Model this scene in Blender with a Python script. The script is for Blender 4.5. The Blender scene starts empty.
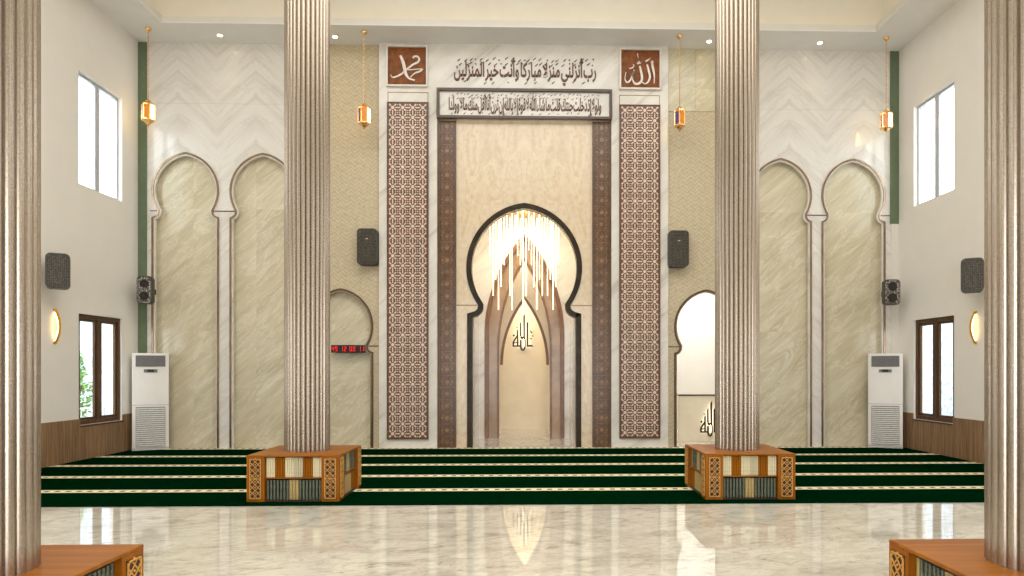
import bpy, bmesh, math, random
from math import sin, cos, tan, atan, pi, radians as R
from mathutils import Vector, Matrix
from mathutils.geometry import tessellate_polygon
random.seed(7)
SC = bpy.context.scene
COL = SC.collection

# ------------------------------------------------------------------ camera geometry
F, CX, HY, HC = 690.0, 544.0, 370.0, 1.5
PSI = atan(18.0 / F)
def X(px, Y):                         # world x of an image column at depth Y
    return Y * tan(atan((px - CX) / F) + PSI)
def Z(px, py, Y):                     # world z of an image point at depth Y
    zc = Y * cos(PSI) + X(px, Y) * sin(PSI)
    return HC + (HY - py) / F * zc
YW = 13.32                            # plane of the end wall
XL, XR = -7.37, 7.29                  # side walls
ZS = 7.73                             # soffit height
CTR = X(524.3, YW)                    # middle of the prayer niche

# ------------------------------------------------------------------ materials
def lin(c):
    return tuple(((v / 255) / 12.92 if v / 255 <= .04045 else ((v / 255 + .055) / 1.055) ** 2.4) for v in c) + (1,)
class NT:
    def __init__(s, name):
        s.m = bpy.data.materials.new(name); s.m.use_nodes = True
        s.t = s.m.node_tree; s.b = s.t.nodes['Principled BSDF']
    def n(s, typ, **kw):
        nd = s.t.nodes.new(typ)
        for k, v in kw.items(): setattr(nd, k, v)
        return nd
    def l(s, a, b): s.t.links.new(a, b)
    def val(s, sock, v):
        if isinstance(v, (int, float, tuple)): sock.default_value = v
        else: s.l(v, sock)
    def math(s, op, a, b=0.0, c=0.0):
        nd = s.n('ShaderNodeMath', operation=op)
        s.val(nd.inputs[0], a); s.val(nd.inputs[1], b); s.val(nd.inputs[2], c)
        return nd.outputs[0]
    def xyz(s):
        g = s.n('ShaderNodeTexCoord'); sp = s.n('ShaderNodeSeparateXYZ')
        s.l(g.outputs['Object'], sp.inputs[0]); return sp.outputs
    def comb(s, x, y, z=0.0):
        c = s.n('ShaderNodeCombineXYZ')
        for i, v in enumerate((x, y, z)): s.val(c.inputs[i], v)
        return c.outputs[0]
    def noise(s, vec, scale=1, detail=4, rough=.55, dist=0):
        nd = s.n('ShaderNodeTexNoise')
        if vec is not None: s.l(vec, nd.inputs['Vector'])
        nd.inputs['Scale'].default_value = scale; nd.inputs['Detail'].default_value = detail
        nd.inputs['Roughness'].default_value = rough; nd.inputs['Distortion'].default_value = dist
        return nd.outputs[0]
    def ramp(s, fac, stops):
        r = s.n('ShaderNodeValToRGB'); s.l(fac, r.inputs[0]); e = r.color_ramp.elements
        while len(e) < len(stops): e.new(.5)
        for i, (p, c) in enumerate(stops):
            e[i].position = p; e[i].color = lin(c)
        return r.outputs[0]
    def mix(s, fac, a, b, mode='MIX'):
        m = s.n('ShaderNodeMix', data_type='RGBA', blend_type=mode)
        s.val(m.inputs[0], fac)
        for i, v in ((6, a), (7, b)):
            if isinstance(v, tuple): m.inputs[i].default_value = lin(v) if len(v) == 3 else v
            else: s.l(v, m.inputs[i])
        return m.outputs[2]
    def bump(s, h, strength=.2, dist=.01):
        b = s.n('ShaderNodeBump'); s.l(h, b.inputs['Height'])
        b.inputs['Strength'].default_value = strength; b.inputs['Distance'].default_value = dist
        s.l(b.outputs[0], s.b.inputs['Normal'])
    def fin(s, color=None, rough=.5, metal=0.0, spec=.5):
        if color is not None:
            if isinstance(color, tuple): s.b.inputs['Base Color'].default_value = lin(color)
            else: s.l(color, s.b.inputs['Base Color'])
        s.val(s.b.inputs['Roughness'], rough)
        s.b.inputs['Metallic'].default_value = metal
        s.b.inputs['Specular IOR Level'].default_value = spec
        return s.m
def plain(name, c, rough=.5, metal=0.0, spec=.5, var=.06, scale=30):
    t = NT(name)
    x = t.n('ShaderNodeTexCoord')
    nz = t.noise(x.outputs['Object'], scale, 3)
    lo = tuple(max(0, v * (1 - var)) for v in c); hi = tuple(min(255, v * (1 + var)) for v in c)
    return t.fin(t.ramp(nz, [(.3, lo), (.7, hi)]), rough, metal, spec)
def emit(name, c, strength):
    t = NT(name); t.b.inputs['Base Color'].default_value = lin(c)
    t.b.inputs['Emission Color'].default_value = lin(c); t.b.inputs['Emission Strength'].default_value = strength
    return t.m

def mat_chevron():                    # white book-matched marble
    t = NT('white chevron marble'); x = t.xyz()
    u = t.math('PINGPONG', t.math('ADD', x[0], 20.0 - 4.55), .735)
    s = t.math('ADD', x[2], t.math('MULTIPLY', u, .95))
    q = t.math('SUBTRACT', x[2], t.math('MULTIPLY', u, .95))
    v = t.noise(t.comb(t.math('MULTIPLY', s, 3.2), t.math('MULTIPLY', q, .35), 0.0), 1.0, 6, .6, .3)
    v2 = t.noise(t.comb(t.math('MULTIPLY', s, 9), t.math('MULTIPLY', q, .7), 4.0), 1.0, 4, .6, .2)
    c = t.ramp(v, [(.28, (214, 208, 199)), (.47, (227, 222, 214)), (.62, (232, 228, 221)), (.74, (220, 213, 203))])
    c = t.mix(.16, c, t.ramp(v2, [(.35, (208, 199, 187)), (.6, (238, 233, 224))]))
    rv = t.math('ABSOLUTE', t.math('SUBTRACT', t.noise(t.comb(t.math('MULTIPLY', s, 4.0), t.math('MULTIPLY', q, .5), 8.0), 1.0, 6, .65, .5), .5))
    c = t.mix(t.math('MULTIPLY', t.math('SUBTRACT', 1.0, t.math('MINIMUM', t.math('MULTIPLY', rv, 26.0), 1.0)), .28), c, (190, 180, 166))
    j = t.math('LESS_THAN', t.math('PINGPONG', t.math('ADD', x[2], -.98), 1.4), .004)
    return t.fin(t.mix(t.math('MULTIPLY', j, .35), c, (165, 155, 140)), .09)
def mat_green_marble(off=0.0):
    t = NT('greenish beige streaked marble'); x = t.xyz()
    a = .74
    s = t.math('SUBTRACT', t.math('MULTIPLY', x[2], cos(a)), t.math('MULTIPLY', x[0], sin(a)))
    r = t.math('ADD', t.math('MULTIPLY', x[2], sin(a)), t.math('MULTIPLY', x[0], cos(a)))
    tile = t.math('FLOOR', t.math('DIVIDE', t.math('ADD', x[0], 10.0 + off), 1.2))
    tz = t.math('FLOOR', t.math('DIVIDE', t.math('ADD', x[2], .1), 2.35))
    tid = t.math('ADD', t.math('MULTIPLY', tile, 7.3), t.math('MULTIPLY', tz, 3.1))
    v = t.noise(t.comb(t.math('MULTIPLY', s, 2.3), t.math('MULTIPLY', r, .4), tid), 1.0, 7, .62, .5)
    w = t.noise(t.comb(t.math('MULTIPLY', s, 8), t.math('MULTIPLY', r, 1.0), tid), 1.0, 5, .6, .4)
    c = t.ramp(v, [(.30, (190, 177, 144)), (.45, (206, 194, 162)), (.58, (212, 201, 172)), (.68, (224, 215, 192)), (.74, (204, 192, 160))])
    c = t.mix(.24, c, t.ramp(w, [(.36, (150, 136, 100)), (.6, (222, 214, 188))]))
    rv = t.math('ABSOLUTE', t.math('SUBTRACT', t.noise(t.comb(t.math('MULTIPLY', s, 2.6), t.math('MULTIPLY', r, .55), t.math('ADD', tid, 3.0)), 1.0, 7, .7, .9), .5))
    c = t.mix(t.math('MULTIPLY', t.math('SUBTRACT', 1.0, t.math('MINIMUM', t.math('MULTIPLY', rv, 42.0), 1.0)), .5), c, (236, 231, 214))
    tint = t.n('ShaderNodeTexWhiteNoise', noise_dimensions='1D'); t.l(tid, tint.inputs['W'])
    c = t.mix(t.math('MULTIPLY', tint.outputs[0], .16), c, (236, 226, 200))
    return t.fin(c, .18)
def mat_beige_marble():
    t = NT('beige book-matched marble'); x = t.xyz()
    u = t.math('ABSOLUTE', t.math('SUBTRACT', x[0], CTR))
    p = t.comb(t.math('MULTIPLY', t.math('SUBTRACT', u, t.math('MULTIPLY', x[2], -.12)), 2.2), t.math('MULTIPLY', x[2], .55), 3.0)
    v = t.noise(p, 1.0, 7, .6, 1.1)
    w = t.noise(t.comb(u, x[2], 0.0), 9.0, 5, .7, .3)
    c = t.ramp(v, [(.30, (205, 178, 140)), (.44, (222, 202, 172)), (.49, (228, 210, 182)), (.515, (214, 188, 152)), (.55, (226, 206, 177)), (.7, (216, 194, 160))])
    return t.fin(t.mix(.25, c, t.ramp(w, [(.35, (196, 172, 138)), (.6, (236, 220, 194))])), .2)
def mat_portal():
    t = NT('white portal marble'); x = t.xyz()
    s = t.math('SUBTRACT', x[2], t.math('MULTIPLY', x[0], .8))
    v = t.noise(t.comb(t.math('MULTIPLY', s, 2.6), t.math('MULTIPLY', x[0], .7), 1.0), 1.0, 6, .6, .6)
    return t.fin(t.ramp(v, [(.30, (190, 182, 170)), (.42, (218, 212, 201)), (.6, (230, 225, 215)), (.72, (212, 205, 193))]), .15)
def mat_floor():
    t = NT('polished cream marble floor'); x = t.xyz()
    y2 = t.math('ADD', t.math('MULTIPLY', x[1], 1.7), t.math('MULTIPLY', x[0], -.35))
    v = t.noise(t.comb(t.math('MULTIPLY', x[0], .75), y2, 0.0), 1.0, 8, .68, .7)
    w = t.noise(t.comb(t.math('MULTIPLY', x[0], 3.6), t.math('MULTIPLY', y2, 3.0), 5.0), 1.0, 7, .75, 1.2)
    c = t.ramp(v, [(.28, (128, 118, 100)), (.40, (172, 164, 146)), (.50, (200, 193, 177)), (.62, (210, 203, 188)), (.74, (180, 169, 146))])
    rv = t.math('ABSOLUTE', t.math('SUBTRACT', t.noise(t.comb(t.math('MULTIPLY', x[0], 1.3), t.math('MULTIPLY', y2, 1.5), 9.0), 1.0, 8, .7, 1.6), .5))
    c = t.mix(t.math('MULTIPLY', t.math('SUBTRACT', 1.0, t.math('MINIMUM', t.math('MULTIPLY', rv, 22.0), 1.0)), .5), c, (128, 116, 92))
    c = t.mix(.5, c, t.ramp(w, [(.33, (112, 104, 88)), (.43, (190, 182, 165)), (.55, (214, 208, 194)), (.72, (186, 170, 138))]))
    return t.fin(c, .045, 0, 1.0)
def mat_herring():
    t = NT('tan herringbone wall covering'); x = t.xyz()
    u = t.math('PINGPONG', t.math('ADD', x[0], 20.0), .08)
    d = t.math('SINE', t.math('MULTIPLY', t.math('ADD', x[2], u), 80.0))
    n = t.noise(t.comb(x[0], x[2], 0.0), 14.0, 3)
    f = t.math('ADD', t.math('MULTIPLY', d, .14), t.math('MULTIPLY', n, 1.0))
    t.bump(d, .15, .004)
    return t.fin(t.ramp(f, [(.15, (180, 163, 132)), (.5, (197, 181, 150)), (.85, (211, 196, 167))]), .42)
def mat_wood(name, c1, c2, axis=2, sc=1.0, rough=.35):
    t = NT(name); x = t.xyz()
    k = [26.0 * sc, 26.0 * sc, 26.0 * sc]; k[axis] = 1.3 * sc
    v = t.noise(t.comb(*[t.math('MULTIPLY', x[i], k[i]) for i in range(3)]), 1.0, 5, .6, .6)
    return t.fin(t.ramp(v, [(.3, c1), (.7, c2)]), rough, 0, .2)
def mat_column():
    t = NT('champagne lacquered metal'); tc = t.n('ShaderNodeTexCoord')
    n = t.noise(tc.outputs['Object'], 160.0, 2, .6)
    c = t.ramp(n, [(.3, (148, 134, 119)), (.7, (184, 171, 156))])
    t.bump(n, .05, .001)
    return t.fin(c, .24, .8)
def mat_carpet():
    t = NT('green prayer carpet with cream bands'); x = t.xyz()
    d = t.math('ABSOLUTE', t.math('SUBTRACT', t.math('PINGPONG', t.math('SUBTRACT', x[1], 8.59 - .5715), .5715), .5715))
    # distance to the nearest band centre (bands every 1.143 m)
    band = t.math('LESS_THAN', d, .095)
    core = t.math('LESS_THAN', d, .034)
    dash = t.math('GREATER_THAN', t.math('SINE', t.math('MULTIPLY', x[0], 48.0)), .12)
    nz = t.noise(t.comb(x[0], x[1], 0.0), 90.0, 2)
    g = t.ramp(nz, [(.3, (0, 20, 5)), (.7, (0, 36, 14))])
    cr = t.ramp(nz, [(.3, (214, 201, 160)), (.7, (240, 230, 196))])
    cr = t.mix(t.math('MULTIPLY', core, dash), cr, (92, 70, 48))
    t.bump(nz, .5, .006)
    return t.fin(t.mix(band, g, cr), 1.0, 0, 0.0)
def mat_dots(name, c0, c1, scale, rough=.4):
    t = NT(name); tc = t.n('ShaderNodeTexCoord')
    v = t.n('ShaderNodeTexVoronoi'); t.l(tc.outputs['Object'], v.inputs['Vector']); v.inputs['Scale'].default_value = scale
    v.inputs['Randomness'].default_value = .35
    return t.fin(t.ramp(v.outputs['Distance'], [(.42, c0), (.58, c1)]), rough, .3)
def mat_glass(name='clear window glass', tint=(245, 250, 252), g=.08):
    t = NT(name); t.t.nodes.remove(t.b)
    a = t.n('ShaderNodeBsdfTransparent'); a.inputs[0].default_value = lin(tint)
    b = t.n('ShaderNodeBsdfGlossy'); b.inputs['Roughness'].default_value = .02
    m = t.n('ShaderNodeMixShader'); m.inputs[0].default_value = g
    t.l(a.outputs[0], m.inputs[1]); t.l(b.outputs[0], m.inputs[2])
    t.l(m.outputs[0], t.t.nodes['Material Output'].inputs[0]); return t.m

M = dict(
    chev=mat_chevron(), green=mat_green_marble(), beige=mat_beige_marble(), portal=mat_portal(), floor=mat_floor(),
    herring=mat_herring(), column=mat_column(), carpet=mat_carpet(), glass=mat_glass(),
    paint=plain('warm white wall paint', (240, 235, 227), .6, 0, .3, .006, 3),
    ceil=plain('matt ceiling paint', (234, 232, 228), .7, 0, .3, .01, 3),
    cream=plain('cream coffer paint', (232, 227, 214), .7, 0, .3, .01, 3),
    white=plain('white plaster', (226, 221, 212), .5, 0, .3, .01, 4),
    creamwall=plain('cream niche plaster', (238, 228, 208), .4, 0, .3, .02, 3),
    post=plain('moss green paint', (104, 118, 92), .55, 0, .3, .04, 8),
    wains=mat_wood('brown oak cladding', (112, 84, 58), (164, 130, 96), 2, 1.0, .4),
    wframe=mat_wood('dark walnut window frame', (66, 44, 26), (104, 74, 46), 2, 1.0, .35),
    alu=plain('grey aluminium', (186, 188, 194), .35, .1),
    wood=mat_wood('orange teak', (124, 68, 4), (164, 98, 14), 0, .6, .42),
    woodz=mat_wood('orange teak upright grain', (128, 70, 4), (162, 96, 14), 2, 1.0, .42),
    dark=plain('dark recess wood', (52, 30, 14), .5),
    fret=plain('golden fretwork', (214, 158, 78), .35, .2),
    lattice=plain('chestnut lattice wood', (112, 70, 44), .3, 0, .5, .12, 8),
    inlay=plain('ivory inlay', (216, 200, 184), .25, 0, .5, .05, 8),
    pilas=plain('carved brown wood', (92, 64, 40), .28, 0, .5, .14, 10),
    pilas2=plain('polished brown relief', (136, 104, 74), .25, 0, .6, .1, 10),
    frame=plain('dark brown frame', (78, 60, 44), .3),
    emper=plain('dark emperador marble', (44, 34, 18), .35, 0, .2, .4, 4),
    bronze=plain('bronze trim', (150, 124, 100), .22, .75, .5, .1, 6),
    orange=plain('honey brown arch trim', (120, 78, 44), .3, 0, .5, .12, 6),
    taupe=plain('taupe marble', (164, 132, 98), .22, 0, .5, .1, 3),
    script=plain('brown script lettering', (98, 56, 28), .4),
    plaque=plain('amber brown plaque', (120, 64, 4), .5, 0, .5, .22, 12),
    silver=plain('pale silver lettering', (222, 212, 200), .3, .2),
    black=plain('black metal', (22, 18, 16), .4, .2),
    spk=plain('charcoal speaker shell', (58, 54, 46), .45),
    grille=mat_dots('perforated speaker grille', (40, 35, 28), (88, 80, 66), 38),
    grille2=mat_dots('mottled speaker grille', (196, 188, 180), (84, 76, 70), 34),
    cone=plain('speaker cone', (30, 26, 22), .6),
    ac=plain('white enamel', (232, 226, 218), .3, 0, .5, .01, 5),
    acdark=plain('grey louvre', (112, 108, 106), .4),
    aclight=plain('pale louvre', (196, 192, 184), .35),
    gold=plain('polished gold', (240, 192, 128), .25, .9),
    bluegl=plain('blue lantern glass', (96, 84, 150), .15), redgl=plain('orange lantern glass', (224, 140, 52), .15),
    lampglow=emit('glowing lantern glass', (255, 214, 140), 8.0),
    tube=emit('warm light tube', (255, 234, 190), 3.2),
    glowgold=emit('amber sconce light', (255, 226, 160), 9.0),
    sconce=plain('yellow gold sconce', (238, 176, 40), .35, .3),
    down=emit('downlight lens', (255, 236, 200), 14.0),
    halo=emit('sign back light', (255, 240, 214), 5.5),
    cove=emit('warm cove light', (255, 226, 170), 1.6),
    led=emit('red clock digits', (230, 16, 16), .7),
    b_cream=plain('cream book cloth', (222, 212, 176), .5), b_brown=plain('amber book cloth', (146, 86, 4), .7, 0, .15),
    b_pale=plain('stone book cloth', (198, 190, 160), .5), b_green=plain('grey green book cloth', (92, 98, 82), .5, 0, .5, .3, 60),
    b_tan=plain('olive tan book cloth', (176, 152, 98), .5), page=plain('book paper', (232, 224, 200), .8),
    b_band=plain('dark tooling', (40, 40, 30), .4),
    leaf=plain('shrub leaves', (96, 134, 62), .6, 0, .3, .3, 20), bark=plain('shrub bark', (96, 76, 56), .8),
    rail=plain('pale railing', (176, 174, 168), .5), stone=plain('pale rough stone', (168, 176, 186), .8, 0, .3, .2, 9),
    paving=plain('pale paving', (190, 188, 180), .8),
)

# ------------------------------------------------------------------ mesh helpers
class MB:
    def __init__(s): s.v = []; s.f = []; s.mi = []; s.sm = []
    def add(s, vs, fs, mi=0, smooth=False):
        o = len(s.v); s.v += [tuple(v) for v in vs]
        for f in fs: s.f.append(tuple(i + o for i in f)); s.mi.append(mi); s.sm.append(smooth)
    def box(s, a, b, mi=0):
        (x0, y0, z0), (x1, y1, z1) = a, b
        x0, x1 = sorted((x0, x1)); y0, y1 = sorted((y0, y1)); z0, z1 = sorted((z0, z1))
        s.add([(x0, y0, z0), (x1, y0, z0), (x1, y1, z0), (x0, y1, z0), (x0, y0, z1), (x1, y0, z1), (x1, y1, z1), (x0, y1, z1)],
              [(0, 3, 2, 1), (4, 5, 6, 7), (0, 1, 5, 4), (1, 2, 6, 5), (2, 3, 7, 6), (3, 0, 4, 7)], mi)
    def prism(s, poly, y0, y1, mi=0, smooth=False, plane='xz'):   # poly in 2-D, extruded along the third axis
        def P(p, y): return (p[0], y, p[1]) if plane == 'xz' else ((p[0], p[1], y) if plane == 'xy' else (y, p[0], p[1]))
        n = len(poly)
        tri = tessellate_polygon([[Vector((p[0], p[1], 0)) for p in poly]])
        s.add([P(p, y0) for p in poly] + [P(p, y1) for p in poly],
              [tuple(t) for t in tri] + [tuple(i + n for i in reversed(t)) for t in tri], mi)
        s.add([P(p, y0) for p in poly] + [P(p, y1) for p in poly],
              [(i, (i + 1) % n, (i + 1) % n + n, i + n) for i in range(n)], mi, smooth)
    def band(s, A, B, y0, y1, mi=0, smooth=True, plane='xz'):     # strip between two polylines, with thickness
        def P(p, y): return (p[0], y, p[1]) if plane == 'xz' else (y, p[0], p[1])
        n = len(A); v = [P(p, y0) for p in A] + [P(p, y0) for p in B] + [P(p, y1) for p in A] + [P(p, y1) for p in B]
        f = []
        for i in range(n - 1):
            f += [(i, i + 1, n + i + 1, n + i), (2 * n + i, 3 * n + i, 3 * n + i + 1, 2 * n + i + 1),
                  (i, 2 * n + i, 2 * n + i + 1, i + 1), (n + i, n + i + 1, 3 * n + i + 1, 3 * n + i)]
        f += [(0, n, 3 * n, 2 * n), (n - 1, 3 * n - 1, 4 * n - 1, 2 * n - 1)]
        s.add(v, f, mi, False)
    def lathe(s, prof, c=(0, 0, 0), n=16, mi=0, smooth=True):
        v = []; f = []
        for r, z in prof:
            for k in range(n):
                a = 2 * pi * k / n; v.append((c[0] + r * cos(a), c[1] + r * sin(a), c[2] + z))
        for j in range(len(prof) - 1):
            for k in range(n):
                f.append((j * n + k, j * n + (k + 1) % n, (j + 1) * n + (k + 1) % n, (j + 1) * n + k))
        f.append(tuple(reversed(range(n)))); f.append(tuple((len(prof) - 1) * n + k for k in range(n)))
        s.add(v, f, mi, smooth)
    def tube(s, pts, r, n=8, mi=0):
        pts = [Vector(p) for p in pts]; v = []; f = []
        for i, p in enumerate(pts):
            d = (pts[min(i + 1, len(pts) - 1)] - pts[max(i - 1, 0)]).normalized()
            a = d.orthogonal().normalized(); b = d.cross(a)
            if i and False: pass
            for k in range(n):
                t = 2 * pi * k / n; v.append(p + r * (a * cos(t) + b * sin(t)))
        for j in range(len(pts) - 1):
            for k in range(n): f.append((j * n + k, j * n + (k + 1) % n, (j + 1) * n + (k + 1) % n, (j + 1) * n + k))
        f.append(tuple(reversed(range(n)))); f.append(tuple((len(pts) - 1) * n + k for k in range(n)))
        s.add(v, f, mi, True)
    def build(s, name, mats, parent=None, bevel=0.0, loc=(0, 0, 0), rz=0.0):
        if not isinstance(mats, (list, tuple)): mats = [mats]
        me = bpy.data.meshes.new(name); me.from_pydata(s.v, [], s.f)
        for m in mats: me.materials.append(m)
        me.polygons.foreach_set('material_index', s.mi); me.polygons.foreach_set('use_smooth', s.sm)
        bm = bmesh.new(); bm.from_mesh(me); bmesh.ops.remove_doubles(bm, verts=bm.verts, dist=1e-5)
        bmesh.ops.recalc_face_normals(bm, faces=bm.faces); bm.to_mesh(me); bm.free()
        me.update()
        o = bpy.data.objects.new(name, me); COL.objects.link(o)
        if any(s.sm):
            md = o.modifiers.new('split', 'EDGE_SPLIT'); md.split_angle = R(38)
        if bevel:
            md = o.modifiers.new('bevel', 'BEVEL'); md.width = bevel; md.segments = 2; md.limit_method = 'ANGLE'
        if parent is not None: o.parent = parent
        o.location = loc; o.rotation_euler = (0, 0, rz)
        return o
def tag(o, label, cat, group=None, kind=None):
    if label: o['label'] = label
    if cat: o['category'] = cat
    if group: o['group'] = group
    if kind: o['kind'] = kind
    return o
def thing(name, label, cat, loc=(0, 0, 0), rz=0.0, group=None):
    o = bpy.data.objects.new(name, None); COL.objects.link(o); o.empty_display_size = .1
    o.location = loc; o.rotation_euler = (0, 0, rz)
    return tag(o, label, cat, group)
def struct(o): o['kind'] = 'structure'; return o
def kids(o): return [c for c in bpy.data.objects if c.parent is o]
def dup(o, parent=None):
    c = o.copy(); COL.objects.link(c); c.parent = parent
    for k in kids(o): dup(k, c)
    return c

def rounded(w, h, r, n=6):
    p = []
    for cx, cz, a0 in ((w / 2 - r, h / 2 - r, 0), (-w / 2 + r, h / 2 - r, 90), (-w / 2 + r, -h / 2 + r, 180), (w / 2 - r, -h / 2 + r, 270)):
        for k in range(n + 1):
            a = R(a0 + 90 * k / n); p.append((cx + r * cos(a), cz + r * sin(a)))
    return p
def horseshoe(cx, hw, e, zc, ang, jamb, zb=0.0, n=22, step=.13):
    """pointed horseshoe arch as a path from the left foot, over the top, to the right foot"""
    Rr = hw + e; a0 = -R(ang); a1 = math.acos(e / Rr)
    arc = [(Rr * cos(a0 + (a1 - a0) * k / n) - e, zc + Rr * sin(a0 + (a1 - a0) * k / n)) for k in range(n + 1)]
    xn, zn = arc[0]
    ju = [(jamb, zb), (jamb, zn - step)]
    for k in range(1, 6):
        t = pi / 2 * k / 5; ju.append((jamb - (jamb - xn) * sin(t) * .96, zn - step + (step - .035) * (1 - cos(t))))
    right = ju + arc
    right[-1] = (0.0, right[-1][1])
    left = [(-x, z) for x, z in right[:-1]]
    return [(cx + x, z) for x, z in left] + [(cx + x, z) for x, z in reversed(right)]
def offset(path, w):
    out = []; n = len(path)
    for i, p in enumerate(path):
        a = Vector(path[max(i - 1, 0)]); b = Vector(path[min(i + 1, n - 1)]); d = b - a
        if d.length < 1e-9: out.append(p); continue
        d.normalize(); out.append((p[0] + d[1] * w, p[1] - d[0] * w if 0 < i < n - 1 else p[1]))
    return out
def pointed(cx, hw, zs, za, zb=0.0, n=14):
    """pointed (ogival) arch path: springing height zs, apex height za"""
    h = za - zs; e = max(0.0, (h * h - hw * hw) / (2 * hw)); Rr = hw + e; a1 = math.acos(e / Rr)
    r = [(hw, zb)] + [(Rr * cos(a1 * k / n) - e, zs + Rr * sin(a1 * k / n)) for k in range(n + 1)]
    r[-1] = (0.0, za)
    return [(cx - x, z) for x, z in r[:-1]] + [(cx + x, z) for x, z in reversed(r)]
def wall_poly(x0, x1, z1, arches, z0=0.0):
    p = [(x0, z1), (x0, z0)]
    for a in arches: p += a
    return p + [(x1, z0), (x1, z1)]

# ------------------------------------------------------------------ end wall
def arch_px(l, r, apex, notch, mx, e_px=5.4, Y=YW):
    xl, xr = X(l, Y), X(r, Y); cx = (xl + xr) / 2; hw = (xr - xl) / 2
    za = Z((l + r) / 2, apex, Y); zn = Z((l + r) / 2, notch, Y)
    k = hw * 2 / (r - l) * 1.0
    zc = Z((l + r) / 2, mx, Y); h = za - zc; e = (h * h - hw * hw) / (2 * hw)
    ang = math.degrees(math.asin((zc - zn) / (hw + e)))
    return cx, hw, e, zc, ang
AR = {}
for nm, l, r, ap, no, mx in (('A', 152.5, 218.5, 153, 210.5, 190.5), ('B', 230.5, 296, 153.8, 211, 191.3), ('C', 750, 811, 159, 214.5, 195.5),
                             ('D', 822, 884.5, 159.5, 215, 196), ('E', 308.6, 372.8, 289, 345.5, 326), ('G', 674.6, 738, 290.2, 346.3, 327)):
    AR[nm] = arch_px(l, r, ap, no, mx)
AP = {k: horseshoe(v[0], v[1], v[2], v[3], v[4], v[1] * 1.0) for k, v in AR.items()}
x_l1, x_p0, x_p1, x_r1 = X(302, YW), X(379, YW), X(668.3, YW), X(745, YW)
WT = .13
def wallpart(name, mat, poly, y0=YW, y1=YW + WT):
    m = MB(); m.prism(poly, y0, y1); return struct(m.build(name, mat))
wallpart('wall_back_left', M['chev'], wall_poly(XL, x_l1, ZS, [AP['A'], AP['B']]))
wallpart('wall_back_left_inner', M['herring'], wall_poly(x_l1, x_p0 + .05, ZS, [AP['E']]))
wallpart('wall_back_right_inner', M['herring'], wall_poly(x_p1 - .05, x_r1, ZS, [AP['G']]))
wallpart('wall_back_right', M['chev'], wall_poly(x_r1, XR, ZS, [AP['C'], AP['D']]))
# marble slab set over the herringbone on the right
m = MB(); zt = Z(690, 111.5, YW)
m.box((x_p1, YW - .012, zt), (X(695.5, YW), YW, ZS)); m.box((X(695.5, YW) + .004, YW - .012, zt), (x_r1, YW, ZS))
struct(m.build('trim_1', M['green']))
# recessed marble behind the blind arches
m = MB(); m.box((XL, YW + WT, 0), (x_l1, YW + WT + .06, 6.5)); m.box((x_l1, YW + WT, 0), (x_p0, YW + WT + .06, 4))
struct(m.build('wall_back_recess_left', M['green']))
m = MB(); m.box((x_r1 - .05, YW + WT, 0), (XR, YW + WT + .06, 6.5)); struct(m.build('wall_back_recess_right', M['green']))
# arch mouldings
for i, k in enumerate('ABCDEG'):
    cx, hw, e, zc, ang = AR[k]; p = AP[k]
    m = MB(); w = .048 if k in 'ABCD' else .045
    m.band(offset(p, -.012), offset(p, w * .45), YW - .022, YW + .02)
    m.band(offset(p, w * .45), offset(p, w), YW - .004, YW + .05, 1)
    struct(m.build('trim_%d' % (i + 2), [M['bronze'] if k in 'ABCD' else M['frame'], M['portal'] if k in 'ABCD' else M['bronze']]))
# thin joint strips at springing height
m = MB()
def joint(xa, xb, z): m.box((xa, YW - .008, z - .009), (xb, YW, z + .009))
zA = AP['A'][8][1]
def notch_z(k): a = AR[k]; return a[3] - (a[1] + a[2]) * sin(R(a[4])) - .01
joint(XL + .22, AR['A'][0] - AR['A'][1] * .85, notch_z('A')); joint(AR['A'][0] + AR['A'][1] * .85, AR['B'][0] - AR['B'][1] * .85, notch_z('A'))
joint(AR['C'][0] + AR['C'][1] * .85, AR['D'][0] - AR['D'][1] * .85, notch_z('C')); joint(AR['D'][0] + AR['D'][1] * .85, XR, notch_z('D'))
joint(AR['E'][0] + AR['E'][1] * .85, x_p0, notch_z('E')); joint(x_p1, AR['G'][0] - AR['G'][1] * .85, notch_z('G'))
struct(m.build('trim_8', M['frame']))
# green corner posts
m = MB(); m.box((XL + .003, YW - .02, 0), (X(147.2, YW), YW - .002, ZS)); struct(m.build('trim_9', M['post']))
m = MB(); m.box((X(889.8, YW), YW - .02, Z(893, 224, YW)), (XR - .003, YW - .002, ZS)); struct(m.build('trim_10', M['post']))
m = MB(); m.box((X(891, YW), YW - .018, 0), (XR - .003, YW - .002, Z(893, 224, YW) - .002)); struct(m.build('trim_11', M['white']))

# central portal
YP = YW - .10
m = MB()
px0, px1 = X(379, YP), X(668.3, YP); ox0, ox1 = X(437, YP), X(611.5, YP); zf0 = Z(524, 119.5, YP)
m.prism([(px0, ZS), (px0, 0), (ox0, 0), (ox0, zf0), (ox1, zf0), (ox1, 0), (px1, 0), (px1, ZS)], YP, YW + WT)
struct(m.build('wall_portal', M['portal']))
# shallow joints of the portal stones
m = MB()
for a, b in ((388, 428), (619.5, 659.5)):
    z = Z((a + b) / 2, 92.5 if a < 500 else 95.5, YP); xa, xb = X(a, YP), X(b, YP)
    m.box((xa, YP - .005, z - .008), (xb, YP, z + .008)); 
    for q in (xa, xb): m.box((q - .006, YP - .005, z - .2), (q + .006, YP, z))
struct(m.build('trim_12', M['taupe']))
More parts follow.
